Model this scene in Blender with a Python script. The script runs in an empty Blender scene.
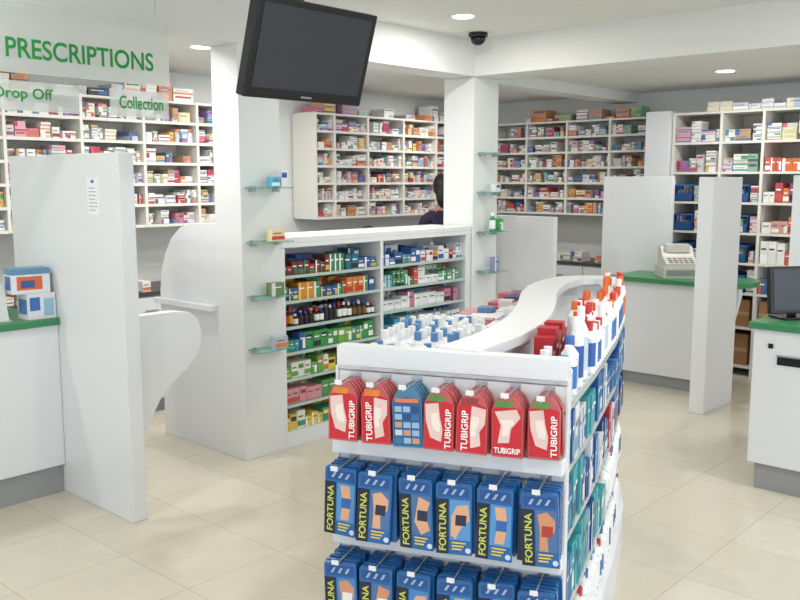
import bpy, math, random
from mathutils import Matrix, Vector
random.seed(11)
SC=bpy.context.scene
COL=SC.collection
SC.view_settings.view_transform='Standard'
SC.view_settings.exposure=-0.32

def l1(c):
    c=c/255.0
    return c/12.92 if c<=0.04045 else ((c+0.055)/1.055)**2.4
def lin(c): return (l1(c[0]),l1(c[1]),l1(c[2]),1.0)

# ---------------------------------------------------------------- materials
def mat(name,col=(255,255,255),rough=0.5,metal=0.0,attr=False,var=0.04,scale=8.0,alpha=1.0,trans=0.0,emit=0.0,bump=0.0,spec=0.5):
    m=bpy.data.materials.new(name); m.use_nodes=True
    nt=m.node_tree; b=nt.nodes['Principled BSDF']
    b.inputs['Roughness'].default_value=rough
    b.inputs['Metallic'].default_value=metal
    b.inputs['Alpha'].default_value=alpha
    b.inputs['Transmission Weight'].default_value=trans
    b.inputs['Specular IOR Level'].default_value=spec
    tc=nt.nodes.new('ShaderNodeTexCoord')
    nz=nt.nodes.new('ShaderNodeTexNoise'); nz.inputs['Scale'].default_value=scale; nz.inputs['Detail'].default_value=4
    nt.links.new(tc.outputs['Object'],nz.inputs['Vector'])
    mr=nt.nodes.new('ShaderNodeMapRange'); mr.inputs['To Min'].default_value=1-var; mr.inputs['To Max'].default_value=1+var
    nt.links.new(nz.outputs['Fac'],mr.inputs['Value'])
    mx=nt.nodes.new('ShaderNodeMix'); mx.data_type='RGBA'; mx.blend_type='MULTIPLY'; mx.inputs[0].default_value=1.0
    if attr:
        a=nt.nodes.new('ShaderNodeAttribute'); a.attribute_name='Col'
        nt.links.new(a.outputs['Color'],mx.inputs[6])
    else:
        mx.inputs[6].default_value=lin(col)
    nt.links.new(mr.outputs['Result'],mx.inputs[7])
    nt.links.new(mx.outputs[2],b.inputs['Base Color'])
    if emit>0:
        b.inputs['Emission Color'].default_value=lin(col); b.inputs['Emission Strength'].default_value=emit
    if bump>0:
        bp=nt.nodes.new('ShaderNodeBump'); bp.inputs['Strength'].default_value=bump; bp.inputs['Distance'].default_value=0.002
        nt.links.new(nz.outputs['Fac'],bp.inputs['Height']); nt.links.new(bp.outputs['Normal'],b.inputs['Normal'])
    return m
M_WALL=mat('wall_paint',(225,228,227),0.7,var=0.015,scale=3,bump=0.1)
M_CEIL=mat('ceiling_paint',(226,227,223),0.8,var=0.012,scale=2)
M_LAM=mat('white_laminate',(226,229,232),0.38,var=0.012,scale=4)
M_SHELF=mat('shelf_white',(224,223,216),0.5,var=0.02)
M_PACK=mat('packaging',attr=True,rough=0.38,var=0.10,scale=40)
M_FILM=mat('glossy_film',attr=True,rough=0.22,var=0.06,scale=60)
M_GREEN=mat('green_laminate',(58,132,86),0.35,var=0.04)
M_KICK=mat('grey_kickboard',(152,154,156),0.45,var=0.06,scale=30)
M_BLACK=mat('black_plastic',(15,16,19),0.35)
M_SCREEN=mat('dark_screen',(54,56,64),0.3,var=0.12,scale=1.5)  # base colour lifted to grey-blue to paint in the television's reflection
M_METAL=mat('brushed_metal',(190,192,195),0.3,metal=0.9)
M_GLASS=mat('green_edge_glass',(120,190,178),0.08,alpha=0.5,var=0.02)
M_ACR=mat('frosted_acrylic',(225,232,228),0.25,alpha=0.42,var=0.01)
M_TXT=mat('green_lettering',(28,150,66),0.5)
M_LAMP=mat('lamp_lens',(255,250,238),0.4,emit=7.0)
M_DARK=mat('dark_worktop',(70,70,72),0.4)
M_SKIN=mat('skin',(205,155,130),0.55,var=0.05,scale=20)
M_HAIR=mat('dark_hair',(32,24,24),0.5,var=0.25,scale=50)
M_TOP=mat('purple_fabric',(52,40,70),0.85,var=0.1,scale=40)
M_TRO=mat('black_fabric',(30,30,36),0.9,var=0.1,scale=40)
M_EYE=mat('eye_white',(235,235,235),0.2)
M_LIP=mat('lips',(165,80,80),0.5)

# floor: cream vinyl tiles
m=bpy.data.materials.new('cream_floor_vinyl'); m.use_nodes=True; nt=m.node_tree; b=nt.nodes['Principled BSDF']
tc=nt.nodes.new('ShaderNodeTexCoord')
br=nt.nodes.new('ShaderNodeTexBrick'); br.offset=0.0
br.inputs['Scale'].default_value=1.0; br.inputs['Brick Width'].default_value=0.5; br.inputs['Row Height'].default_value=0.5
br.inputs['Mortar Size'].default_value=0.004; br.inputs['Mortar Smooth'].default_value=0.5
br.inputs['Color1'].default_value=lin((212,205,189)); br.inputs['Color2'].default_value=lin((207,200,183)); br.inputs['Mortar'].default_value=lin((190,182,163))
nt.links.new(tc.outputs['Object'],br.inputs['Vector'])
nz=nt.nodes.new('ShaderNodeTexNoise'); nz.inputs['Scale'].default_value=7; nz.inputs['Detail'].default_value=10; nz.inputs['Roughness'].default_value=0.8
nt.links.new(tc.outputs['Object'],nz.inputs['Vector'])
mr=nt.nodes.new('ShaderNodeMapRange'); mr.inputs['To Min'].default_value=0.86; mr.inputs['To Max'].default_value=1.12
nt.links.new(nz.outputs['Fac'],mr.inputs['Value'])
mx=nt.nodes.new('ShaderNodeMix'); mx.data_type='RGBA'; mx.blend_type='MULTIPLY'; mx.inputs[0].default_value=1
nt.links.new(br.outputs['Color'],mx.inputs[6]); nt.links.new(mr.outputs['Result'],mx.inputs[7]); nt.links.new(mx.outputs[2],b.inputs['Base Color'])
b.inputs['Roughness'].default_value=0.2
M_FLOOR=m

# ---------------------------------------------------------------- mesh builder
class MB:
    def __init__(s): s.v=[];s.f=[];s.c=[];s.m=[];s.M=Matrix()
    def add(s,vs,fs,col=(255,255,255),mi=0,cols=None):
        o=len(s.v)
        s.v+=[tuple(s.M@Vector(p)) for p in vs]
        for i,f in enumerate(fs):
            s.f.append(tuple(o+k for k in f)); s.c.append(lin(cols[i] if cols else col)); s.m.append(mi)
    def box(s,x0,y0,z0,x1,y1,z1,col=(255,255,255),mi=0):
        vs=[(x0,y0,z0),(x1,y0,z0),(x1,y1,z0),(x0,y1,z0),(x0,y0,z1),(x1,y0,z1),(x1,y1,z1),(x0,y1,z1)]
        s.add(vs,[(0,3,2,1),(4,5,6,7),(0,1,5,4),(1,2,6,5),(2,3,7,6),(3,0,4,7)],col,mi)
    def prism(s,poly,z0,z1,col=(255,255,255),mi=0):
        a=sum(poly[i][0]*poly[(i+1)%len(poly)][1]-poly[(i+1)%len(poly)][0]*poly[i][1] for i in range(len(poly)))
        if a<0: poly=poly[::-1]
        n=len(poly)
        vs=[(p[0],p[1],z0) for p in poly]+[(p[0],p[1],z1) for p in poly]
        fs=[tuple(range(n-1,-1,-1)),tuple(range(n,2*n))]+[(i,(i+1)%n,n+(i+1)%n,n+i) for i in range(n)]
        s.add(vs,fs,col,mi)
    def prism_xz(s,poly,y0,y1,col=(255,255,255),mi=0):
        M=s.M; s.M=M@Matrix(((1,0,0,0),(0,0,-1,0),(0,1,0,0),(0,0,0,1)))
        s.prism(poly,-y1,-y0,col,mi); s.M=M
    def prism_yz(s,poly,x0,x1,col=(255,255,255),mi=0):
        M=s.M; s.M=M@Matrix(((0,0,1,0),(1,0,0,0),(0,1,0,0),(0,0,0,1)))
        s.prism(poly,x0,x1,col,mi); s.M=M
    def lathe(s,cx,cy,prof,n=12,cols=None,col=(255,255,255),mi=0):
        vs=[];fs=[];cs=[]
        for r,z in prof:
            for i in range(n):
                a=2*math.pi*i/n; vs.append((cx+r*math.cos(a),cy+r*math.sin(a),z))
        for k in range(len(prof)-1):
            for i in range(n):
                fs.append((k*n+i,k*n+(i+1)%n,(k+1)*n+(i+1)%n,(k+1)*n+i)); cs.append(cols[k] if cols else col)
        fs.append(tuple(range(n-1,-1,-1))); cs.append(cols[0] if cols else col)
        t=(len(prof)-1)*n; fs.append(tuple(range(t,t+n))); cs.append(cols[-1] if cols else col)
        s.add(vs,fs,cols=cs,mi=mi)
    def rod(s,p,q,r,col=(200,200,200),mi=0,n=8):
        p=Vector(p);q=Vector(q);d=q-p;L=d.length
        R=Vector((0,0,1)).rotation_difference(d).to_matrix().to_4x4()
        M=s.M; s.M=M@Matrix.Translation(p)@R; s.lathe(0,0,[(r,0),(r,L)],n,col=col,mi=mi); s.M=M
    def obj(s,name,mats,parent=None,bevel=0,smooth=False):
        me=bpy.data.meshes.new(name); me.from_pydata(s.v,[],s.f); 
        for mm in mats: me.materials.append(mm)
        me.polygons.foreach_set('material_index',s.m)
        ca=me.color_attributes.new('Col','FLOAT_COLOR','CORNER')
        buf=[]
        for f,c in zip(s.f,s.c): buf+=list(c)*len(f)
        ca.data.foreach_set('color',buf)
        if smooth: me.polygons.foreach_set('use_smooth',[True]*len(s.f))
        me.update()
        ob=bpy.data.objects.new(name,me); COL.objects.link(ob)
        if parent: ob.parent=parent
        if bevel:
            bv=ob.modifiers.new('bevel','BEVEL'); bv.width=bevel; bv.segments=2; bv.limit_method='ANGLE'
        return ob
def empty(name,loc=(0,0,0)):
    e=bpy.data.objects.new(name,None); e.empty_display_size=0.1; COL.objects.link(e); return e

_tg={}
def text_geo(t,off=0.018):
    if t in _tg: return _tg[t]
    cu=bpy.data.curves.new('t','FONT'); cu.body=t; cu.offset=off
    ob=bpy.data.objects.new('t',cu); COL.objects.link(ob)
    bpy.context.view_layer.update()
    dg=bpy.context.evaluated_depsgraph_get(); ev=ob.evaluated_get(dg); me=ev.to_mesh()
    vs=[(v.co.x,v.co.y) for v in me.vertices]; fs=[tuple(p.vertices) for p in me.polygons]
    ev.to_mesh_clear(); bpy.data.objects.remove(ob); bpy.data.curves.remove(cu)
    x0=min(v[0] for v in vs);x1=max(v[0] for v in vs);y0=min(v[1] for v in vs);y1=max(v[1] for v in vs)
    _tg[t]=([(a-x0,b-y0) for a,b in vs],fs,x1-x0,y1-y0); return _tg[t]
def stamp(mb,t,x,y,z,w,h,col,mi=0,vert=False):
    vs,fs,W,H=text_geo(t)
    sx=w/W; sz=h/H
    if vert:
        sx=h/W; sz=w/H
        mb.add([(x-b*sz,y,z+a*sx) for a,b in vs],fs,col,mi)
    else: mb.add([(x+a*sx,y,z+b*sz) for a,b in vs],fs,col,mi)

# ---------------------------------------------------------------- product filling (local: x along, y into shelf, z up)
PAL_RX=[(232,231,226)]*15+[(222,224,226),(205,212,225),(210,205,195),(185,70,80),(205,120,135),(218,165,175),(222,180,110),(110,150,190),(80,112,160),(135,175,150),(160,115,165),(215,145,100),(226,216,165),(196,200,204),(110,165,180),(180,150,120)]
PAL_BAND=[(170,60,70),(75,110,170),(210,125,75),(85,150,110),(140,85,145),(200,100,130),(75,145,170),(95,95,108),(220,180,85),(170,180,200),(200,195,185)]
def pack(mb,x,y,z,w,d,h,col,band=None,mi=0):
    mb.box(x,y,z,x+w,y+d,z+h,col,mi)
    band=band or random.choice(PAL_BAND)
    k=random.random()
    e=y-0.0007
    def q(x0,z0,x1,z1,c,ee=e): mb.add([(x0,ee,z0),(x1,ee,z0),(x1,ee,z1),(x0,ee,z1)],[(0,1,2,3)],c,mi)
    if k<0.4: q(x,z+h*.12,x+w,z+h*.42,band)
    elif k<0.7: q(x,z,x+w*.3,z+h,band)
    elif k<.85: q(x+w*.1,z+h*.55,x+w*.9,z+h*.85,band)
    else: q(x+w*.5,z+h*.1,x+w*.95,z+h*.7,band)
    if h>.045: q(x+w*.12,z+h*.62,x+w*.75,z+h*.70,(250,250,250) if sum(col)<420 else (70,70,90),e-.0004)
def fill_rx(mb,x0,x1,z,hmax,dens=0.97,wr=(.035,.11)):
    x=x0+0.003
    while x<x1-0.03:
        w=min(random.uniform(*wr),x1-.003-x)
        if random.random()<dens:
            t=random.choice([0.015,0.02,0.026,0.034,0.05,.075]); n=max(1,int(random.uniform(0.5,1.0)*hmax/t)); n=min(n,7)
            c=random.choice(PAL_RX); bd=random.choice(PAL_BAND); zz=z
            y0=random.uniform(0.0,0.05)
            for i in range(n):
                if zz+t>z+hmax-0.004: break
                if random.random()<0.3: c=random.choice(PAL_RX); bd=random.choice(PAL_BAND)
                pack(mb,x+random.uniform(0,.005),y0+random.uniform(0,.014),zz,w-0.007,0.16,t-0.001,c,bd); zz+=t
        x+=w+random.choice([0,0.001,0.004,0.012])
def bottle(mb,x,y,z,r,h,body,label,cap,mi=0,n=10):
    mb.lathe(x,y,[(r*.95,z),(r,z+h*.03),(r,z+h*.15),(r*1.01,z+h*.151),(r*1.01,z+h*.6),(r,z+h*.601),(r,z+h*.68),(r*.45,z+h*.8),(r*.42,z+h*.82),(r*.5,z+h*.821),(r*.5,z+h)],n,
      cols=[body,body,body,label,label,body,body,body,cap,cap],mi=mi)
def tub(mb,x,y,z,r,h,body,label,cap,mi=0):
    mb.lathe(x,y,[(r*.96,z),(r,z+.004),(r,z+h*.12),(r*1.01,z+h*.125),(r*1.01,z+h*.7),(r,z+h*.705),(r,z+h*.76),(r*1.04,z+h*.765),(r*1.04,z+h*.98),(r*.95,z+h)],14,
      cols=[body,body,body,label,label,body,cap,cap,cap],mi=mi)
def fill_row(mb,x0,x1,z,hmax,pal,kind='box',wr=(.05,.09),hf=(.6,.9),depth=.1,rows=2,y0=0.01,caps=None,body=None):
    x=x0+.003
    while x<x1:
        w=random.uniform(*wr)
        if x+w>x1: break
        c=random.choice(pal); bd=random.choice(pal+[(245,245,245)]*3+[(40,40,60)])
        h=random.uniform(*hf)*hmax
        rep=random.choice([1,1,2,3])
        for k in range(rep):
            if x+w>x1: break
            if kind=='box':
                if h<.06 and random.random()<.6:
                    pack(mb,x,y0,z,w-.004,depth,h,c,bd); 
                    if 2*h<hmax: pack(mb,x+.003,y0+.004,z+h+.001,w-.006,depth,h,c,bd)
                else: pack(mb,x,y0+random.uniform(0,.006),z,w-.003,depth,h,c,bd)
            elif kind=='bottle':
                for j in range(rows): bottle(mb,x+w/2,y0+w/2+j*(w+.004),z,w*.47,h,body or c,bd,random.choice(caps or [(240,240,240),(210,60,50),(40,90,180)]))
            elif kind=='tub':
                for j in range(rows): tub(mb,x+w/2,y0+w/2+j*(w+.004),z,w*.47,h,(240,240,240),c,random.choice(caps or [(240,240,242),(225,228,232),(245,245,245)]))
            x+=w
        x+=.001

# ================================================================ ROOM
def simple(name,boxes,mt,bevel=0,parent=None):
    mb=MB()
    for bx in boxes: mb.box(*bx)
    return mb.obj(name,[mt],parent,bevel)
X0,Y0,X1,Y1=-2.6,-2.6,8.12,6.12
simple('floor',[(X0-.1,Y0-.1,-.1,X1+.1,Y1+.1,0)],M_FLOOR)
simple('wall_back_left',[(X0-.1,Y1,0,X1+.1,Y1+.1,2.8)],M_WALL)
simple('wall_back_right',[(X1,Y0-.1,0,X1+.1,Y1,2.8)],M_WALL)
simple('wall_front_left',[(X0-.1,Y0,0,X0,Y1,.35),(X0-.1,Y0,2.5,X0,Y1,2.8),(X0-.1,2.6,.35,X0,Y1,2.5),(X0-.1,Y0,.35,X0,-1.0,2.5)],M_WALL)
simple('wall_front_right',[(X0,Y0-.1,0,X1,Y0,.35),(X0,Y0-.1,2.5,X1,Y0,2.8),(6.2,Y0-.1,.35,X1,Y0,2.5),(X0-.1,Y0-.1,.35,X0+.3,Y0,2.5)],M_WALL)
fr=[]
for y in (-1.0,.77,2.54): fr.append((X0-.08,y,.35,X0-.02,y+.06,2.5))
fr+=[(X0-.08,-1,.35,X0-.02,2.6,.41),(X0-.08,-1,2.44,X0-.02,2.6,2.5)]
simple('unseen_window_1',fr,M_METAL)  # unseen opening behind the camera, sized for the daylight it lets in
fr=[]
for x in (-2.3,-.2,1.9,4.0,6.14): fr.append((x,Y0-.08,.35,x+.06,Y0-.02,2.5))
fr+=[(-2.3,Y0-.08,.35,6.2,Y0-.02,.41),(-2.3,Y0-.08,2.44,6.2,Y0-.02,2.5)]
simple('unseen_window_2',fr,M_METAL)  # unseen shopfront glazing, put in wide to bring in more daylight
CH=2.75; CL=2.54; BM=2.48
simple('ceiling',[(X0-.1,Y0-.1,CH,5.47,4.17,CH+.1)],M_CEIL)
simple('ceiling_dispensary',[(X0-.1,4.17,CL,X1+.1,Y1+.1,CH+.1),(5.47,Y0-.1,CL,X1+.1,4.17,CH+.1)],M_CEIL)
simple('ceiling_beam',[(X0,4.165,BM,5.47,4.44,CL),(5.465,Y0,BM,5.79,4.44,CL),(5.79,4.165,BM-.03,X1,4.40,CL)],M_CEIL)
simple('baseboard_back_left',[(X0,Y1-.015,0,1.2,Y1,.1)],M_LAM)

simple('column',[(3.231,4.166,0,3.535,4.42,BM)],M_WALL,.004)
simple('column',[(5.47,4.166,0,5.79,4.46,BM)],M_WALL,.004)

def downlight(x,y,z,power=22):
    e=empty('recessed_downlight')
    mb=MB(); mb.lathe(x,y,[(.085,z-.006),(.09,z),(.09,z+.02)],24,col=(245,245,245)); mb.obj('bezel',[M_LAM],e)
    mb=MB(); mb.lathe(x,y,[(.065,z-.009),(.07,z-.007)],24); mb.obj('lens',[M_LAMP],e)
    ld=bpy.data.lights.new('downlight','AREA'); ld.shape='DISK'; ld.size=.13; ld.energy=power; ld.color=(1,.965,.92)
    lo=bpy.data.objects.new('lamp',ld); lo.location=(x,y,z-.014); COL.objects.link(lo); lo.parent=e
for p in [(4.64,3.63),(1.0,3.4),(2.8,1.2),(4.6,.9),(.6,.4),(2.4,-1.2),(4.6,-1.4),(-1.2,2.4),(-1.2,-.8)]: downlight(p[0],p[1],CH,19)
for p in [(3.43,4.78),(2.62,4.54),(4.45,5.2),(6.89,2.81),(6.6,5.2),(6.9,.9),(1.0,5.0)]: downlight(p[0],p[1],CL,17)  # pair behind the television and second column is added for extra light

# ================================================================ BACK SHELVING
def rx_bank(name,M,L,div,z0,z1,rows,depth=.3,topstuff=True):
    mb=MB(); mb.M=M
    mb.box(0,depth-.02,z0,L,depth,z1)
    zs=[z0+(z1-z0)*i/rows for i in range(rows+1)]
    for z in zs: mb.box(0,0.004,z-.008,L,depth-.02,z+.008)
    for d in div: mb.box(d-.011,0,z0-.009,d+.011,depth-.02,z1+.012)
    for i in range(rows):
        for a,b2 in zip(div[:-1],div[1:]):
            mb.box(a+.012,.001,zs[i]-.011,b2-.012,.005,zs[i]+.010)
    e=empty(name); mb.obj('carcass',[M_SHELF],e)
    st=MB(); st.M=M
    for i in range(rows):
        for a,b2 in zip(div[:-1],div[1:]):
            fill_rx(st,a+.013,b2-.013,zs[i]+.0105,(z1-z0)/rows-.024)
    if topstuff:
        x=.05
        while x<L-.3:
            if random.random()<.8:
                w=random.uniform(.06,.2);h=random.uniform(.02,.06); zz=z1+.0125; c=random.choice(PAL_RX+[(215,125,65),(180,145,105),(70,70,80)])
                for k in range(random.choice([1,1,2,3])):
                    pack(st,x+random.uniform(0,.01),.05,zz,w,.18,h-.001,c); zz+=h
                    if zz>z1+.14: break
                x+=w+.015
            else: x+=random.uniform(.05,.2)
    st.obj('medicine_boxes',[M_PACK],e)
    return e
T=Matrix.Translation
ZT=2.28
rx_bank('dispensary_shelving',T((1.6,5.8,0)),2.7,[0.01,.5,1.0,1.54,2.03,2.5,2.69],1.36,ZT,6)
rx_bank('dispensary_shelving',T((5.33,5.8,0)),2.17,[0.01,.24,.67,1.17,1.67,2.16],1.36,ZT,6)
RM=Matrix.Rotation(-math.pi/2,4,'Z')
rx_bank('dispensary_shelving',T((7.8,5.72,0))@RM,1.92,[.01,.47,.95,1.43,1.91],1.36,ZT,6)
# right tall storage
e=empty('storage_shelving')
mb=MB(); mb.M=T((7.6,3.55,0))@RM
L=1.9; div=[.01,.44,.80,1.16,1.5,1.89]; zs=[.08,.42,.72,.98,1.24,1.5,1.76,2.02,ZT]
mb.box(0,.46,0,L,.48,ZT)
for z in zs: mb.box(0,.004,z-.01,L,.46,z+.01)
for d in div: mb.box(d-.012,0,0,d+.012,.46,ZT+.012)
mb.obj('carcass',[M_SHELF],e)
st=MB(); st.M=mb.M
def basket(x,xe,z,h):
    c=(36,82,140); c2=(56,104,160); y0,y1=.02,.36
    st.box(x,y0,z,xe,y1,z+.006,c)
    st.box(x,y0,z,xe,y0+.006,z+h*.5,c); st.box(x,y1-.006,z,xe,y1,z+h,c); st.box(x,y0,z,x+.006,y1,z+h,c); st.box(xe-.006,y0,z,xe,y1,z+h,c)
    st.box(x-.006,y0-.01,z+h-.014,xe+.006,y0+.004,z+h,c2); st.box(x-.006,y0,z+h-.014,x+.004,y1,z+h,c2); st.box(xe-.004,y0,z+h-.014,xe+.006,y1,z+h,c2)
    n=6
    for i in range(n+1):
        a=x+(xe-x-.006)*i/n; st.box(a,y0-.002,z+h*.45,a+.006,y0+.004,z+h-.01,c)
    for i in range(4): st.box(x,y0-.0015,z+h*(.08+i*.11),xe,y0-.0005,z+h*(.10+i*.11),c2)
    fill_rx(st,x+.012,xe-.012,z+.007,h*1.05,1,(.03,.06))
for i in range(len(zs)-1):
    for k,(a,b2) in enumerate(zip(div[:-1],div[1:])):
        z=zs[i]+.011; h=zs[i+1]-zs[i]-.04
        if i<2:
            st.box(a+.03,.04,z,b2-.05,.38,z+h*.9,(160,120,84)); st.box(a+.03,.0385,z+h*.4,b2-.05,.04,z+h*.5,(185,155,118))
        elif k in (0,1) and 2<=i<6:
            x=a+.02; xe=a+.02+(.17 if k==0 else .24)
            basket(x,xe,z,h*.68)
            fill_rx(st,xe+.01,b2-.014,z,h)
        elif k>=2 and 2<=i<7:
            fill_row(st,a+.02,b2-.02,z,h,[(215,115,65),(200,90,75),(232,226,220),(210,155,145),(75,110,160),(235,234,230),(235,234,230),(180,75,75),(140,75,110)],'box',(.04,.09),(.4,.95),.2)
        else: fill_rx(st,a+.014,b2-.014,z,h,1,(.07,.14))
fill_row(st,.3,1.6,ZT+.0125,.09,[(220,220,220),(200,205,215),(160,190,215),(225,215,190)],'box',(.1,.2),(.4,.9),.2)
st.obj('stored_goods',[M_PACK],e)
simple('shelving_end_pilaster',[(7.55,3.56,0,8.1,3.79,ZT+.03)],M_LAM,.003)

def cabinets(name,M,L,D=.55):
    e=empty(name); mb=MB(); mb.M=M
    mb.box(0,.05,0,L,D,.1,mi=2); mb.box(0,.02,.1,L,D,.87); mb.box(0,0,.87,L,D,.9,mi=1)
    n=int(L/.5); 
    for i in range(n):
        a=i*L/n; mb.box(a+.006,.002,.11,a+L/n-.006,.02,.66); mb.box(a+.006,.002,.672,a+L/n-.006,.02,.86)
        mb.box(a+L/n/2-.05,-.012,.63,a+L/n/2+.05,.002,.64,mi=3); mb.box(a+L/n/2-.05,-.012,.76,a+L/n/2+.05,.002,.77,mi=3)
    mb.obj('units',[M_LAM,M_DARK,M_KICK,M_METAL],e)
    st=MB(); st.M=M; fill_rx(st,.1,L-.3,.901,.13,.7,(.06,.16)); st.obj('medicine_boxes',[M_PACK],e)
    return e
cabinets('base_cabinets',T((1.6,5.55,0)),5.9)
cabinets('base_cabinets',T((7.55,5.5,0))@RM,1.65)

# ================================================================ LEFT AREA
simple('privacy_panel',[(2.232,3.80,0,2.314,4.95,1.83)],M_LAM,.004)
mb=MB(); ear=[(2.315,1.03),(2.56,1.03),(2.64,1.015),(2.69,.98),(2.715,.92),(2.712,.85),(2.68,.78),(2.62,.72),(2.53,.66),(2.45,.58),(2.40,.50),(2.36,.42),(2.315,.36)]
mb.prism_xz(ear,3.86,3.92); mb.obj('curved_wing_bracket',[M_LAM],None,.004)
mb=MB(); mb.box(2.2312,3.99,1.53,2.2318,4.10,1.71,(238,240,246)); 
for i in range(7): mb.box(2.2306,4.005+(.02 if i%3==0 else 0),1.55+i*.018,2.2312,4.085,1.554+i*.018,(150,155,175))
mb.box(2.2306,4.03,1.685,2.2312,4.06,1.70,(60,110,180))
mb.obj('paper_notice',[M_PACK])
e=empty('prescription_counter')
simple('kickboard',[(.5,4.50,0,2.230,5.05,.16)],M_KICK,0,e)
simple('body',[(.5,4.47,.16,2.230,5.08,.935)],M_LAM,.003,e)
simple('worktop',[(.48,4.445,.935,2.230,5.12,.972)],M_GREEN,.004,e)
mb=MB()
mb.box(2.075,4.475,.973,2.225,4.59,1.11,(226,228,232)); mb.box(2.085,4.474,1.02,2.14,4.475,1.09,(60,110,180)); mb.box(2.16,4.474,.99,2.215,4.475,1.08,(150,190,215)); mb.box(2.074,4.49,1.0,2.075,4.58,1.08,(80,130,190))
mb.obj('medicine_carton',[M_PACK])
mb=MB(); mb.M=T((2.11,4.55,1.111))@Matrix.Rotation(-.12,4,'Z')
mb.box(-.095,-.06,0,.10,.06,.13,(222,226,230)); mb.box(-.096,-.061,.10,.101,.061,.1305,(95,140,175)); mb.box(-.07,-.0615,.02,.06,-.06,.09,(215,105,60)); mb.box(-.05,-.062,.03,.02,-.0605,.07,(60,90,150)); mb.box(-.0965,-.04,.02,-.095,.04,.09,(70,110,170))
mb.obj('medicine_carton',[M_PACK])
e=empty('leaflet_stand'); mb=MB(); mb.M=T((1.905,4.60,.973))@Matrix.Rotation(.0,4,'Z')
for i in range(4):
    mb.prism_yz([(-.08+i*.035,0),(-.065+i*.035,0),(.0+i*.035,.2+i*.02),(-.015+i*.035,.2+i*.02)],-.09,.09,(214+i*4,220+i*4,218+i*3))
mb.box(-.095,-.095,0,.095,.10,.008,(205,210,210)); mb.prism_yz([(-.064,.05),(-.0605,.05),(-.025,.15),(-.0285,.15)],-.06,.06,(190,215,210))
mb.obj('leaflets',[M_PACK],e)
e=empty('drop_off_screen')
mb=MB(); mb.prism_yz([(4.42,0),(5.05,0),(5.05,.98),(5.03,1.10),(4.98,1.22),(4.90,1.33),(4.80,1.40),(4.68,1.43),(4.42,1.44)],3.235,3.275); mb.obj('screen',[M_LAM],e,.003)
simple('ledge',[(3.18,4.42,.90,3.234,5.05,.935)],M_LAM,.003,e)

e=empty('prescriptions_sign')
simple('panel_top',[(1.2,4.10,2.19,2.73,4.106,2.50)],M_ACR,0,e)
simple('panel_drop_off',[(1.5,4.10,2.02,2.21,4.106,2.155)],M_ACR,0,e)
simple('panel_collection',[(2.38,4.10,2.02,2.72,4.106,2.155)],M_ACR,0,e)
mb=MB()
stamp(mb,'PRESCRIPTIONS',1.865,4.0985,2.258,.77,.092,(255,255,255))
stamp(mb,'Drop Off',1.80,4.0985,2.06,.28,.065,(255,255,255))
stamp(mb,'Collection',2.43,4.0985,2.06,.255,.065,(255,255,255))
mb.obj('lettering',[M_TXT],e)
mb=MB()
for x in (1.4,2.66): mb.rod((x,4.103,2.5),(x,4.103,CH-.002),.002)
for x in (1.6,2.15,2.42,2.68): mb.rod((x,4.103,2.155),(x,4.103,2.19),.002)
mb.obj('wires',[M_METAL],e)

# TV
e=empty('ceiling_mounted_television')
MT=T((2.66,2.915,2.247))@Matrix.Rotation(math.radians(17),4,'X')
mb=MB(); mb.M=MT
mb.box(-.342,-.02,-.210,.342,.035,.203); mb.box(-.22,.035,-.13,.22,.07,.13)
mb.obj('casing',[M_BLACK],e,.006)
mb=MB(); mb.M=MT; mb.box(-.31,-.0225,-.165,.31,-.0205,.175); mb.obj('screen',[M_SCREEN],e)
mb=MB(); mb.M=MT; mb.box(-.03,-.0225,-.195,.03,-.0205,-.188); mb.obj('badge',[M_METAL],e)
mb=MB(); mb.rod((2.66,2.985,2.26),(2.66,2.985,CH),.022); mb.box(2.59,2.92,CH-.015,2.73,3.04,CH-.0005); mb.obj('mount',[M_BLACK],e)
e=empty('security_camera_dome'); mb=MB(); mb.lathe(5.24,3.96,[(.07,CH-.001),(.07,CH-.025),(.064,CH-.03)],24); mb.obj('base',[M_BLACK],e,smooth=False)
mb=MB(); mb.lathe(5.24,3.96,[(.055,CH-.03),(.053,CH-.055),(.042,CH-.073),(.022,CH-.085),(.005,CH-.088)],24); mb.obj('dome',[M_BLACK],e,smooth=True)

def glass_shelf(x0,x1,y,z,items):
    e=empty('glass_wall_shelf')
    simple('glass',[(x0,y-.14,z,x1,y-.002,z+.008)],M_GLASS,0,e)
    mb=MB()
    for x in (x0+.03,x1-.05): mb.box(x,y-.05,z-.02,x+.02,y-.001,z+.014)
    mb.obj('clamps',[M_METAL],e)
    mb=MB()
    for (kind,x,w,h,c,b2) in items:
        if kind=='b': pack(mb,x,y-.11,z+.0085,w,.05,h,c,b2)
        else: bottle(mb,x,y-.08,z+.0085,w/2,h,c,b2,(245,245,245))
    mb.obj('products',[M_PACK],e)
glass_shelf(3.26,3.52,4.166,1.65,[('b',3.38,.06,.06,(90,180,210),(245,245,245)),('b',3.45,.05,.10,(235,235,240),(60,110,180))])
glass_shelf(3.26,3.52,4.166,1.33,[('b',3.37,.1,.07,(235,215,170),(210,70,60))])
glass_shelf(3.26,3.52,4.166,1.00,[('b',3.36,.1,.08,(110,130,90),(215,215,215))])
glass_shelf(3.26,3.52,4.166,.68,[('b',3.38,.1,.07,(180,190,200),(225,130,60))])
glass_shelf(5.51,5.76,4.166,1.90,[])
glass_shelf(5.51,5.76,4.166,1.60,[('b',5.62,.06,.06,(225,225,230),(90,90,90))])
glass_shelf(5.51,5.76,4.166,1.29,[('p',5.62,.05,.15,(60,150,90),(240,240,240)),('b',5.67,.05,.1,(70,160,90),(245,245,245))])
glass_shelf(5.51,5.76,4.166,.98,[('b',5.62,.06,.11,(150,155,190),(230,230,230))])

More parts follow.
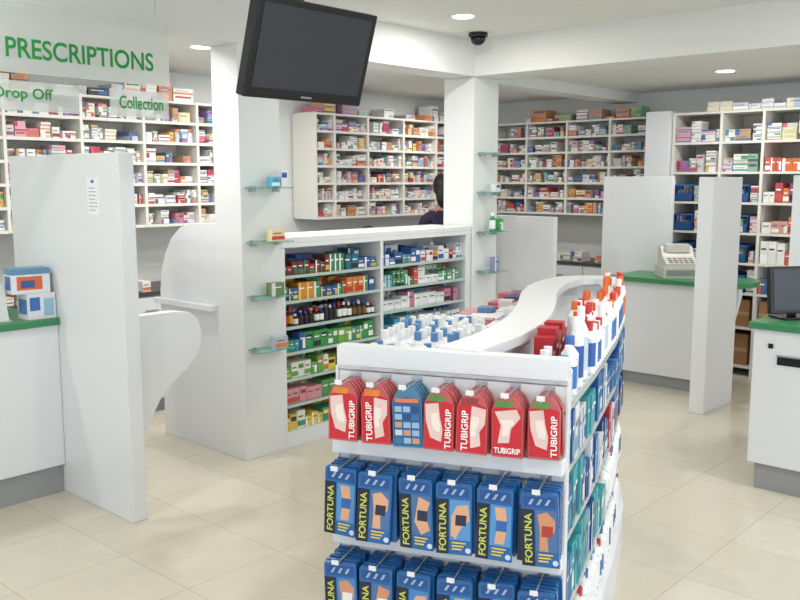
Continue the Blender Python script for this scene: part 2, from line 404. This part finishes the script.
# ================================================================ MEDICINE DISPLAY BETWEEN COLUMNS
e=empty('medicine_display_unit')
mb=MB(); GY=4.175
mb.box(3.54,GY,0,5.46,GY+.36,.10)
mb.box(3.54,GY+.33,.1,5.46,GY+.36,1.31)
for x in (3.54,4.435,5.40): mb.box(x,GY,.1,x+(.03 if x!=5.40 else .06),GY+.33,1.31)
mb.box(3.54,GY-.004,1.31,5.46,GY+.40,1.345)
mb.box(3.54,GY-.003,1.28,5.46,GY+.005,1.31)
mb.obj('carcass',[M_LAM],e,.003)
gl=MB(); st=MB(); st.M=T((0,GY,0))
Z=[.10,.27,.44,.61,.775,.94,1.10]
pals1=[[(60,150,110),(230,230,220),(225,195,80),(40,120,150)],[(230,230,230),(215,150,160),(230,190,90),(235,235,228),(200,80,80),(90,150,90)],[(225,200,70),(100,165,80),(215,120,60),(230,230,220)],[(60,150,80),(230,210,70),(55,90,150),(120,175,75),(60,145,150)],[(120,90,50),(50,110,70),(190,60,50),(210,150,60)],[(220,185,70),(190,60,50),(220,135,60),(70,145,80),(230,212,95),(60,90,150)],[(45,85,150),(180,45,55),(60,135,90),(40,110,130),(225,175,65),(110,50,50)]]
pals2=[[(235,235,235)],[(230,234,236),(120,185,205)],[(60,160,180),(50,110,170),(85,180,190)],[(65,155,185),(226,226,230),(55,90,150),(75,175,185),(226,226,230)],[(150,165,170),(110,160,185),(200,125,150),(85,150,140),(225,228,228)],[(85,155,110),(230,230,230),(70,120,90),(210,90,80),(95,165,185),(230,230,230)],[(50,100,170),(230,230,235),(200,65,60),(55,145,165),(215,150,75),(230,230,235)]]
for i,z in enumerate(Z):
    if i>0:
        gl.box(3.572,GY+.01,z-.008,4.434,GY+.32,z); gl.box(4.467,GY+.01,z-.008,5.398,GY+.32,z)
    h=.152
    for yy,hh in ((.03,.82),(.15,1.0)):
        k1='bottle' if i==4 else 'box'
        fill_row(st,3.575,4.43,z+.001,h*hh,pals1[i],k1,(.035,.07) if k1=='box' else (.038,.048),(.45,.95),.1,2,yy,body=(70,42,28) if k1=='bottle' else None)
        k2='bottle' if i<2 else 'box'
        fill_row(st,4.47,5.395,z+.001,h*hh,pals2[i],k2,(.035,.085) if k2=='box' else (.045,.055),(.45,.95),.1,2,yy,body=(238,238,240) if k2=='bottle' else None)
    for a,b2 in ((3.572,4.434),(4.467,5.398)): gl.box(a,GY+.006,z-.014,b2,GY+.0095,z+.006,mi=1)
gl.obj('glass_shelves',[M_GLASS,mat('price_strip',(180,198,192),0.3)],e)
st.obj('medicine_packs',[M_PACK],e)

# ================================================================ MAIN GONDOLA
G=T((1.809,1.875,0))@Matrix.Rotation(math.radians(-67.3),4,'Z')
e=empty('serpentine_display_gondola')
W=.68; HT=1.21
def interp(tab,s):
    for (a,*p),(b2,*q) in zip(tab[:-1],tab[1:]):
        if a<=s<=b2:
            t=(s-a)/(b2-a); t=t*t*(3-2*t)*.5+t*.5
            return [x+(y-x)*t for x,y in zip(p,q)]
    return list(tab[-1][1:]) if s>tab[-1][0] else list(tab[0][1:])
CP=[(.36,.0),(.36,.03),(.42,.32),(.435,.68),(.40,1.05),(.345,1.42),(.335,1.78),(.39,2.02),(.49,2.10),(.585,2.08),(.60,2.06)]
PATH=[]
for i in range(1,len(CP)-2):
    p0,p1,p2,p3=[Vector(c) for c in CP[i-1:i+3]]
    for k in range(8):
        t=k/8; PATH.append(.5*((2*p1)+(-p0+p2)*t+(2*p0-5*p1+4*p2-p3)*t*t+(-p0+3*p1-3*p2+p3)*t**3))
PATH.append(Vector(CP[-2]))
def sweep(mb,hw,z0,z1,col=(255,255,255),mi=0):
    vs=[];n=len(PATH)
    for i,p in enumerate(PATH):
        d=(PATH[min(i+1,n-1)]-PATH[max(i-1,0)]).normalized(); nr=Vector((d.y,-d.x)); h=hw(i/(n-1)) if callable(hw) else hw
        a=p-nr*h; b2=p+nr*h
        vs+=[(a.x,a.y,z0),(b2.x,b2.y,z0),(b2.x,b2.y,z1),(a.x,a.y,z1)]
    fs=[]
    for i in range(n-1):
        o=4*i;p=o+4
        fs+=[(o,p,p+1,o+1),(o+1,p+1,p+2,o+2),(o+2,p+2,p+3,o+3),(o+3,p+3,p,o)]
    fs+=[(0,1,2,3),(4*n-1,4*n-2,4*n-3,4*n-4)]
    mb.add(vs,fs,col,mi)
CEN=sorted([(p.y,p.x) for p in PATH if p.y<=2.04 and p.x<.42 or p.y<1.9])
cen=lambda s: interp(CEN,s)[0]
def strip(mb,w0,w1,z0,z1,sa,sb,n=40,col=(255,255,255),mi=0):
    ss=[sa+(sb-sa)*i/n for i in range(n+1)]
    vs=[];fs=[]
    for s in ss:
        a=w0(s);b2=w1(s); vs+=[(a,s,z0),(b2,s,z0),(b2,s,z1),(a,s,z1)]
    for i in range(n):
        o=4*i;p=o+4
        fs+=[(o,p,p+1,o+1),(o+1,p+1,p+2,o+2),(o+2,p+2,p+3,o+3),(o+3,p+3,p,o)]
    fs+=[(0,1,2,3),(4*n+3,4*n+2,4*n+1,4*n)]
    mb.add(vs,fs,col,mi)
OUT=[(0.0,.68),(.6,.70),(1.2,.705),(1.7,.69),(2.1,.64)]
LEF=[(0.0,0.0),(.6,-.01),(1.2,.0),(1.9,.03),(2.2,.10),(2.3,.18)]
out=lambda s: interp(OUT,s)[0]
lef=lambda s: interp(LEF,s)[0]
mb=MB(); mb.M=G
sweep(mb,.028,.1,1.185)
sweep(mb,lambda t:.066+.010*math.sin(t*3.1),1.185,1.215)
strip(mb,lef,lambda s:out(s)+.02,0,.17,.0,2.06)
for z in (.42,.66,.87,1.06):
    strip(mb,lambda s:cen(s)+.02,lambda s:out(s)-.01,z-.018,z,.04,2.02)
    strip(mb,lambda s:lef(s)+.01,lambda s:cen(s)-.02,z-.018,z,.04,2.02)
    strip(mb,lambda s:lef(s)+.01,lambda s:.40,z-.018,z,2.02,2.26,8)
for z in (.17,.42,.66,.87,1.06):
    strip(mb,lambda s:out(s)-.009,lambda s:out(s)-.004,z-.020,z+.006,.04,2.02,mi=1)
    strip(mb,lambda s:lef(s)+.004,lambda s:lef(s)+.009,z-.022,z+.014,.04,2.26,mi=1)
mb.obj('curved_body',[M_LAM,mat('ticket_strip',(180,190,194),.25)],e)
mb=MB(); mb.M=G
mb.box(0,.012,0,W,.04,1.16,mi=1)
z=.16
while z<1.13:
    mb.box(0,0,z,W,.012,min(z+.092,1.135)); z+=.1
mb.box(-.004,-.004,0,W+.004,.012,.158)
mb.box(-.005,-.006,1.15,W+.005,.045,HT)
mb.box(-.006,-.008,1.138,W+.006,.046,1.15,mi=2)
mb.box(-.008,-.01,0.02,0,.045,1.15); mb.box(W,-.004,0.02,W+.008,.045,1.15)
mb.obj('slatwall_end',[M_LAM,M_KICK,M_METAL],e,.0015)
mb=MB(); mb.M=G
for z in (.935,.65,.37): mb.box(-.006,-.045,z-.045,W+.004,0,z)
mb.obj('support_rails',[M_LAM],e,.003)
pk=MB(); hk=MB(); hk.M=G
def card_red(x,y,z,w,h,blue,front,i):
    pk.M=G@T((x,y,z))@Matrix.Rotation(random.uniform(-.05,.05),4,'Y')@Matrix.Rotation(random.uniform(-.06,.06),4,'Z')
    base=(196,32,48) if not blue else (30,90,145)
    t=.010
    poly=[(-w/2,-h),(w/2,-h),(w/2,-.03),(w*.38,-.008),(w*.2,0.008),(-w*.2,.008),(-w*.38,-.008),(-w/2,-.03)]
    pk.prism_xz(poly,0,t,(190,90,92) if not blue else (70,125,160))
    f=-.0006
    pk.prism_xz([(-w*.47,-h*.97),(w*.47,-h*.97),(w*.47,-h*.16),(0,-h*.10),(-w*.47,-h*.16)],f,0,base)
    if not front: return
    f2=-.0012
    if not blue:
        pk.prism_xz([(-w*.34,-.004),(w*.2,-.004),(w*.15,-.022),(-w*.38,-.022)],f2,f,random.choice([(90,140,70),(225,130,50),(150,60,60),(100,110,60)]))
        k=i%3
        if k==0: shp=[(-.46,-.2),(-.02,-.16),(.04,-.4),(.14,-.62),(.10,-.84),(-.26,-.78),(-.42,-.5)]
        elif k==1: shp=[(-.02,-.16),(.44,-.2),(.42,-.46),(.25,-.6),(.3,-.84),(-.02,-.9),(-.06,-.55)]
        else: shp=[(-.40,-.22),(.3,-.16),(.42,-.3),(.12,-.5),(.06,-.74),(-.3,-.76),(-.2,-.45)]
        pk.prism_xz([(a*w,b2*h) for a,b2 in shp],f2,f,(224,196,190))
        pk.prism_xz([(a*w*.55-.01*w,b2*h*.5-.25*h) for a,b2 in shp],f2-.0003,f2,(236,222,214))
        if k==0: stamp(pk,'TUBIGRIP',w*.42,f2-.0005,-h*.95,w*.2,h*.7,(245,245,245),vert=True)
        elif k==1: stamp(pk,'TUBIGRIP',-w*.12,f2-.0005,-h*.95,w*.22,h*.7,(245,245,245),vert=True)
        else: stamp(pk,'TUBIGRIP',-w*.42,f2-.0005,-h*.93,w*.84,h*.1,(245,245,245))
    else:
        for r in range(5):
            for c in range(3): pk.prism_xz([(-w*.42+c*w*.29,-h*.93+r*h*.14),(-w*.18+c*w*.29,-h*.93+r*h*.14),(-w*.18+c*w*.29,-h*.83+r*h*.14),(-w*.42+c*w*.29,-h*.83+r*h*.14)],f2,f,random.choice([(150,180,205),(190,150,120),(50,110,160),(30,70,120),(200,205,215)]))
        pk.prism_xz([(-w*.4,-h*.2),(w*.4,-h*.2),(w*.4,-h*.13),(-w*.4,-h*.13)],f2,f,(225,120,70))
def card_blue(x,y,z,w,h,front,i):
    pk.M=G@T((x,y,z))@Matrix.Rotation(random.uniform(-.05,.05),4,'Y')@Matrix.Rotation(random.uniform(-.10,.10),4,'Z')
    t=.012
    pk.prism_xz([(-w/2,-h),(w/2,-h),(w/2,-.006),(w*.46,0),(-w*.46,0),(-w/2,-.006)],0,t,(30,96,160))
    f=-.0006
    pk.prism_xz([(-w*.5,-h),(-w*.14,-h),(-w*.14,-h*.22),(-w*.5,-h*.22)],f,0,(18,30,58))
    if not front: return
    f2=-.0012
    pk.prism_xz([(-w*.42,-h*.18),(w*.42,-h*.18),(w*.42,-h*.04),(-w*.42,-h*.04)],f,0,(22,76,140))
    for q in range(3): pk.prism_xz([(w*(-.3+q*.22),-h*.15),(w*(-.22+q*.22),-h*.15),(w*(-.13+q*.22),-h*.07),(w*(-.2+q*.22),-h*.07)],f2,f,(150,180,212))
    stamp(pk,'FORTUNA',-w*.21,f2-.0002,-h*.95,w*.2,h*.68,(196,206,90),vert=True)
    sk=random.choice([(216,165,130),(204,142,106),(222,180,144)])
    k=i%4
    if k==0: shp=[(.0,-.25),(.3,-.25),(.36,-.5),(.28,-.76),(.02,-.76),(.08,-.5)]
    elif k==1: shp=[(-.05,-.28),(.2,-.24),(.42,-.35),(.4,-.5),(.2,-.6),(.22,-.78),(-.02,-.78),(.0,-.5)]
    elif k==2: shp=[(.1,-.24),(.44,-.3),(.3,-.5),(.42,-.7),(.15,-.78),(-.04,-.6)]
    else: shp=[(-.06,-.45),(.1,-.3),(.4,-.28),(.44,-.5),(.2,-.62),(.05,-.78),(-.08,-.72)]
    pk.prism_xz([(-.11*w,-.79*h),(.46*w,-.79*h),(.46*w,-.22*h),(-.11*w,-.22*h)],f,0,random.choice([(60,130,190),(70,110,160),(80,145,200)]))
    pk.prism_xz([(a*w,b2*h) for a,b2 in shp],f2,f,sk)
    pk.prism_xz([(.04*w,-.58*h),(.34*w,-.58*h),(.36*w,-.43*h),(.06*w,-.43*h)],f2-.0004,f2,random.choice([(40,100,170),(225,225,228),(225,225,228),(170,60,50),(30,40,70)]))
    for q in range(3): pk.prism_xz([(-.05*w,-(.84+q*.045)*h),((.34-.06*q)*w,-(.84+q*.045)*h),((.34-.06*q)*w,-(.82+q*.045)*h),(-.05*w,-(.82+q*.045)*h)],f2,0,(225,200,70))
    pk.prism_xz([(.40*w+.008*math.cos(a*.785),-.93*h+.008*math.sin(a*.785)) for a in range(8)],f2-.0003,0,(200,215,230))
def hook(x,z,L):
    hk.rod((x,0,z),(x,-L,z),.0025); hk.rod((x,-L,z),(x,-L-.004,z+.012),.0025)
    hk.box(x-.016,-.004,z-.014,x+.016,-.0,z+.014)
    hk.box(x-.011,-L-.007,z+.004,x+.011,-L-.005,z+.018,mi=1)
for i in range(7):
    x=.055+i*.0965; hook(x,1.118,.13)
    n=5 if i!=6 else 4
    for k in range(n):
        card_red(x,-.02-.02*k,1.110,.087,.163,i==2,k==n-1,i)
for row,z in enumerate((.868,.585,.315)):
    for i in range(6):
        x=.048+i*.1165; hook(x,z,.15)
        n=random.choice([6,5,6])
        for k in range(n): card_blue(x+random.uniform(-.004,.004),-.02-.021*k,z-.004,.102,.205,k==n-1,i+row)
pk.obj('hanging_support_packs',[M_FILM],e)
hk.obj('hooks',[M_METAL,M_LAM],e)
st=MB()
# products on the right side follow the curved edge
def side_row(sa,sb,z,hmax,pal,kind,wr,hf,caps=None,body=None,ins=0.0,rows=2):
    s=sa
    while s<sb:
        w=random.uniform(*wr); c=random.choice(pal); bd=random.choice(pal+[(240,240,240)]*3+[(30,60,120)]); h=random.uniform(*hf)*hmax
        for k in range(random.choice([1,2,2,3])):
            if s+w>sb: break
            o=out(s+w/2)-ins
            st.M=G@Matrix(((0,-1,0,o),(1,0,0,s),(0,0,1,0),(0,0,0,1)))
            if kind=='box': pack(st,0,random.uniform(0,.008),z,w-.003,.1,h,c,bd)
            else:
                for j in range(rows): bottle(st,w/2,w/2+j*(w+.003),z,w*.47,h,body or c,bd,random.choice(caps),n=12)
            s+=w
        s+=.001
LEFT=G@Matrix(((0,1,0,.02),(-1,0,0,2.2),(0,0,1,0),(0,0,0,1)))
BL=[(32,85,155),(50,112,172),(25,62,122),(224,227,232),(180,45,55),(90,150,190),(45,100,162),(60,160,170)]
TE=[(40,150,165),(70,170,180),(225,230,232),(40,100,165),(60,130,180),(225,230,232),(35,80,150)]
LV=[.17,.42,.66,.87]
WB=(236,238,241); CW=[(240,240,240),(60,115,185),(240,240,240),(200,50,50)]
side_row(.045,2.0,.172,.22,[(60,115,180),(190,205,220),(90,160,190)],'bottle',(.055,.07),(.6,.9),CW,WB)
side_row(.045,1.0,.422,.2,TE,'box',(.035,.065),(.6,.98)); side_row(1.0,2.0,.422,.2,[(60,115,180),(225,228,232)],'bottle',(.05,.06),(.7,.95),CW,WB)
side_row(.045,2.0,.662,.19,BL,'box',(.03,.06),(.6,.98))
side_row(.045,.9,.872,.165,BL,'box',(.03,.06),(.6,.98)); side_row(.9,2.0,.872,.165,TE,'box',(.03,.06),(.6,.98))
for zi,z in enumerate(LV):
    st.M=LEFT
    fill_row(st,.25,2.12,z+.002,[.22,.2,.18,.16][zi],PAL_BAND,'box',(.05,.1),(.6,.95),.1,2,.02)
RIGHT=G@Matrix(((0,-1,0,.69),(1,0,0,0),(0,0,1,0),(0,0,0,1)))
st.M=RIGHT
z=1.062
for x,y,r,h,c,l,cp in [(.09,.035,.026,.12,WB,(60,115,190),(200,212,228)),(.145,.04,.026,.13,WB,(190,205,225),(70,120,190)),(.10,.10,.026,.13,WB,(190,205,225),(230,235,240)),(.16,.10,.026,.14,WB,(60,115,190),(230,235,240)),
  (.205,.035,.026,.15,WB,(60,115,190),(240,240,240)),(.26,.04,.027,.17,WB,(190,200,215),(60,110,185)),(.315,.03,.025,.22,WB,(40,85,165),(240,240,240)),(.365,.04,.025,.20,WB,(60,115,190),(240,240,240)),(.415,.03,.025,.24,WB,(205,215,230),(238,238,238)),(.465,.035,.025,.21,WB,(50,100,175),(200,50,50)),(.22,.10,.026,.14,WB,(190,205,225),(240,240,240))]:
    bottle(st,x,y,z,r,h,c,l,cp,n=16)
for x,hh in ((.31,.15),(.37,.17),(.43,.15),(.49,.17),(.55,.14)): pack(st,x,.10,z,.055,.06,hh,(182,34,46),random.choice([(235,235,235),(225,180,60)]))
side_row(.50,.9,z,.2,[(40,100,175),(190,205,225)],'bottle',(.046,.052),(.7,1.0),[(240,240,240),(200,45,50),(240,240,240)],WB,0,2)
side_row(.9,1.4,z,.21,[(60,115,180),(40,90,165),(225,120,60)],'bottle',(.048,.055),(.6,.9),[(205,45,45),(225,110,50),(240,240,240)],WB,0,3)
side_row(1.4,2.0,z,.22,[(235,195,90),(225,120,60),(60,110,180)],'bottle',(.05,.058),(.7,.95),[(225,110,50),(205,50,45),(240,240,240)],(240,238,230),0,2)
st.M=LEFT
fill_row(st,1.42,2.12,z,.165,[(120,150,190),(215,218,224),(90,130,185),(170,190,205)],'bottle',(.044,.052),(.75,.95),.1,5,.005,caps=[(240,240,240),(236,238,240),(90,140,190)],body=(238,239,241))
for yy,hh in ((.0,.07),(.075,.09),(.15,.11),(.22,.12)):
    fill_row(st,.75,1.40,z,hh,[(205,130,145),(232,232,234),(190,95,112),(100,130,175),(215,170,178),(165,172,198)],'box',(.035,.08),(.5,1),.065,1,yy)
    fill_row(st,.05,.73,z,hh+.02,[(70,72,112),(205,135,146),(222,220,216),(125,150,185),(190,95,103),(115,102,148)],'box',(.035,.075),(.5,1),.065,1,yy+.05)
st.obj('side_products',[M_PACK],e)

# ================================================================ RIGHT AREA
simple('privacy_panel',[(6.125,2.54,0,6.655,2.65,1.72)],M_LAM,.005)
simple('privacy_panel',[(7.23,3.36,0,7.28,4.02,1.73)],M_LAM,.003)
simple('privacy_panel',[(6.6,4.14,0,6.66,4.75,1.38)],M_LAM,.003)
simple('privacy_panel',[(5.9,1.2,0,5.97,1.93,1.73)],M_LAM,.004)
e=empty('collection_counter')
simple('kickboard',[(6.75,2.80,0,7.18,3.60,.10)],M_KICK,0,e)
simple('body',[(6.72,2.78,.10,7.20,3.62,.865)],M_LAM,.003,e)
mb=MB(); mb.prism_yz([(2.78,0),(2.78,.865),(2.55,.865),(2.55,.80),(2.57,.70),(2.60,.58),(2.63,.42),(2.65,.25),(2.66,0)],6.73,6.79); mb.obj('curved_bracket',[M_LAM],e,.003)
mb=MB(); pl=[(6.665,3.63),(6.665,2.66)]+[(6.665+.275-.275*math.cos(a),2.66-.16*math.sin(a)) for a in [math.pi*k/12 for k in range(1,12)]]+[(7.215,2.66),(7.215,3.63)]
mb.prism(pl,.866,.905); mb.obj('worktop',[M_GREEN],e,.004)
e=empty('cash_register'); mb=MB(); mb.M=T((6.93,3.15,.906))@Matrix.Rotation(math.radians(-50),4,'Z')
mb.box(-.15,-.16,0,.15,.16,.09); mb.prism_yz([(-.15,.09),(.14,.09),(.14,.24),(.06,.25),(-.02,.17),(-.15,.12)],-.13,.13)
mb.box(-.1,.0,.2,.1,.12,.265)
for i in range(5):
    for j in range(3): mb.box(-.10+i*.042,-.14+j*.035,.10+j*.01,-.07+i*.042,-.115+j*.035,.136+j*.012,mi=1)
mb.box(-.13,-.162,.02,.13,-.16,.07,mi=1); mb.prism_yz([(.0,.195),(.055,.257),(.053,.259),(-.002,.197)],-.08,.08,mi=2)
mb.obj('body',[mat('beige_plastic',(208,206,198),.45),M_KICK,M_SCREEN],e,.003)
e=empty('checkout_counter')
simple('kickboard',[(4.84,.6,0,5.4,1.70,.15)],M_KICK,0,e)
mb=MB(); mb.box(4.81,.6,.15,5.42,1.733,.90); mb.obj('body',[M_LAM],e,.003)
mb=MB(); mb.box(4.804,1.0,.715,4.8095,1.60,.76,mi=0); mb.box(4.80,.995,.76,4.8095,1.605,.768,mi=1); mb.box(4.803,1.625,.80,4.8095,1.65,.825,mi=0); mb.obj('slot',[M_BLACK,M_METAL],e)
simple('worktop',[(4.785,.58,.90,5.44,1.755,.938)],M_GREEN,.004,e)
e=empty('computer_monitor'); MM=T((5.05,1.60,.939))@Matrix.Rotation(math.radians(-38),4,'Z')
mb=MB(); mb.M=MM
mb.box(-.1,-.06,0,.1,.1,.012); mb.box(-.025,.02,.012,.025,.045,.12)
mb.M=MM@T((0,0,.16))@Matrix.Rotation(math.radians(-8),4,'X'); mb.box(-.17,-.02,-.13,.17,.02,.13); mb.obj('casing',[M_BLACK],e,.005)
mb=MB(); mb.M=MM@T((0,0,.16))@Matrix.Rotation(math.radians(-8),4,'X'); mb.box(-.15,-.0225,-.11,.15,-.0205,.115); mb.obj('screen',[M_SCREEN],e)

# ================================================================ PEOPLE
def skin(name,pts,edges,root,parent,M,matfn,mats,lev=2):
    me=bpy.data.meshes.new(name); me.from_pydata([p[0] for p in pts],edges,[])
    ob=bpy.data.objects.new(name,me); COL.objects.link(ob)
    sm=ob.modifiers.new('s','SKIN'); 
    for i,p in enumerate(pts):
        r=p[1]; ob.data.skin_vertices[0].data[i].radius=(r if isinstance(r,tuple) else (r,r))
        ob.data.skin_vertices[0].data[i].use_root=(i==root)
    sb=ob.modifiers.new('b','SUBSURF'); sb.levels=lev; sb.render_levels=lev
    bpy.context.view_layer.update()
    dg=bpy.context.evaluated_depsgraph_get()
    nm=bpy.data.meshes.new_from_object(ob.evaluated_get(dg)); bpy.data.objects.remove(ob)
    nm.materials.clear()
    for q in mats: nm.materials.append(q)
    for p in nm.polygons: p.material_index=matfn(p.center); p.use_smooth=True
    nm.transform(M)
    o=bpy.data.objects.new(name,nm); COL.objects.link(o); o.parent=parent; return o
def ell(mb,c,r,n=16,m2=12,col=(255,255,255),mi=0,fn=None):
    vs=[];fs=[]
    for j in range(m2+1):
        ph=math.pi*j/m2
        for i in range(n):
            a=2*math.pi*i/n; p=Vector((math.sin(ph)*math.cos(a),math.sin(ph)*math.sin(a),math.cos(ph)))
            if fn: p=fn(p)
            vs.append((c[0]+r[0]*p.x,c[1]+r[1]*p.y,c[2]+r[2]*p.z))
    for j in range(m2):
        for i in range(n): fs.append((j*n+i,(j+1)*n+i,(j+1)*n+(i+1)%n,j*n+(i+1)%n))
    mb.add(vs,fs,col,mi)
def person(loc,rz,seated,nm):
    e=empty(nm); M=T(loc)@Matrix.Rotation(rz,4,'Z')
    zp=.93 if not seated else .50
    P=[((0,0,zp),(.15,.11)),((0,0,zp+.15),(.125,.09)),((0,-.01,zp+.33),(.145,.10)),((0,0,zp+.45),(.10,.07)),((0,-.01,zp+.53),.052),((0,-.02,zp+.60),.05)]
    E=[(0,1),(1,2),(2,3),(3,4),(4,5)]
    for sx in (-1,1):
        b0=len(P)
        P+=[((sx*.16,0,zp+.44),.055),((sx*.21,-.02,zp+.20),.043),((sx*.17,-.22,zp+.14),.034),((sx*.15,-.27,zp+.14),.026)]
        E+=[(3,b0),(b0,b0+1),(b0+1,b0+2),(b0+2,b0+3)]
        b1=len(P)
        if not seated: P+=[((sx*.09,0,zp-.08),.088),((sx*.10,-.01,.50),.06),((sx*.10,.02,.10),.042),((sx*.10,.0,.055),.045),((sx*.11,-.14,.04),.035)]
        else: P+=[((sx*.09,-.06,zp),.088),((sx*.11,-.42,zp+.0),.062),((sx*.11,-.42,.10),.042),((sx*.11,-.44,.055),.045),((sx*.12,-.58,.04),.035)]
        E+=[(0,b1)]+[(b1+k,b1+k+1) for k in range(4)]
    def mf(c):
        if c.z>zp+.50 : return 1
        if c.y<-.20 and zp+.08<c.z<zp+.2 and abs(c.x)>.1: return 1
        if c.z>zp-.02 and not (seated and c.y<-.14 and c.z<zp+.1): return 0
        return 2
    skin('body',P,E,0,e,M,mf,[M_TOP,M_SKIN,M_TRO])
    for sx in (-1,1):
        w=(sx*.15,-.27,zp+.14)
        Pn=[(w,(.024,.018)),((w[0],w[1]-.05,w[2]),(.034,.015)),((w[0],w[1]-.09,w[2]),(.034,.013))]; En=[(0,1),(1,2)]
        for q,(dx,L) in enumerate(((-.028,.062),(-.010,.075),(.009,.070),(.027,.055))):
            k=len(Pn); y=w[1]-.095
            Pn+=[((w[0]+dx,y,w[2]),.0085),((w[0]+dx*1.1,y-L*.5,w[2]-.006),.008),((w[0]+dx*1.15,y-L,w[2]-.026),.0065)]
            En+=[(2,k),(k,k+1),(k+1,k+2)]
        k=len(Pn); Pn+=[((w[0]-sx*.038,w[1]-.055,w[2]-.005),.0095),((w[0]-sx*.055,w[1]-.09,w[2]-.018),.008)]; En+=[(1,k),(k,k+1)]
        skin('hand',Pn,En,0,e,M,lambda c:0,[M_SKIN],1)
    hz=zp+.70
    mb=MB(); mb.M=M
    def hf(p):
        q=p.copy()
        if p.z<0: q.x*=1-.28*(-p.z); q.y=q.y*(1-.12*(-p.z))-.08*(-p.z)
        return q
    ell(mb,(0,-.02,hz),(.074,.092,.115),20,16,fn=hf)
    ell(mb,(0,-.118,hz-.018),(.013,.017,.024)); 
    for sx in (-1,1):
        ell(mb,(sx*.074,-.015,hz-.01),(.012,.02,.032)); ell(mb,(sx*.029,-.098,hz+.005),(.015,.012,.010),mi=2); ell(mb,(sx*.029,-.108,hz+.005),(.006,.004,.006),mi=1)
        ell(mb,(sx*.029,-.102,hz+.03),(.02,.008,.004),mi=1)
    ell(mb,(0,-.103,hz-.055),(.024,.01,.008),mi=3)
    def hairf(p):
        q=p.copy()
        if p.y<-.25 and p.z<.45: q.y=max(q.y,-.25)
        if p.z<0 and p.y>-.25: q.x*=1.02
        return q
    ell(mb,(0,.008,hz+.022),(.088,.105,.118),24,18,mi=1,fn=hairf)
    ell(mb,(0,.07,hz-.06),(.075,.05,.12),16,12,mi=1)
    mb.obj('head',[M_SKIN,M_HAIR,M_EYE,M_LIP],e,smooth=True)
    return e
person((6.05,4.94,0),math.radians(140),False,'standing_pharmacist')
person((5.08,4.92,0),math.radians(180),True,'seated_pharmacist')
e=empty('work_stool'); mb=MB()
mb.lathe(5.08,4.94,[(.17,.36),(.19,.375),(.19,.395),(.16,.405)],24,mi=0); mb.lathe(5.08,4.94,[(.02,.05),(.02,.36)],12,mi=1)
for k in range(5):
    a=k*2*math.pi/5; mb.rod((5.08,4.94,.07),(5.08+.24*math.cos(a),4.94+.24*math.sin(a),.03),.014,mi=1); mb.lathe(5.08+.24*math.cos(a),4.94+.24*math.sin(a),[(.02,0),(.02,.03)],10,mi=0)
mb.obj('stool',[M_BLACK,M_METAL],e)

# ================================================================ LIGHT + WORLD
w=bpy.data.worlds.new('daylight'); SC.world=w; w.use_nodes=True
bg=w.node_tree.nodes['Background']; bg.inputs['Color'].default_value=(.84,.92,1,1); bg.inputs['Strength'].default_value=3.0

cd=bpy.data.cameras.new('camera'); cd.sensor_width=36; cd.lens=39.6; cd.clip_start=.05
co=bpy.data.objects.new('camera',cd); COL.objects.link(co); co.location=(0,0,1.7)
co.rotation_euler=(math.radians(90-7.77),0,math.radians(-48)); SC.camera=co
print('OK')
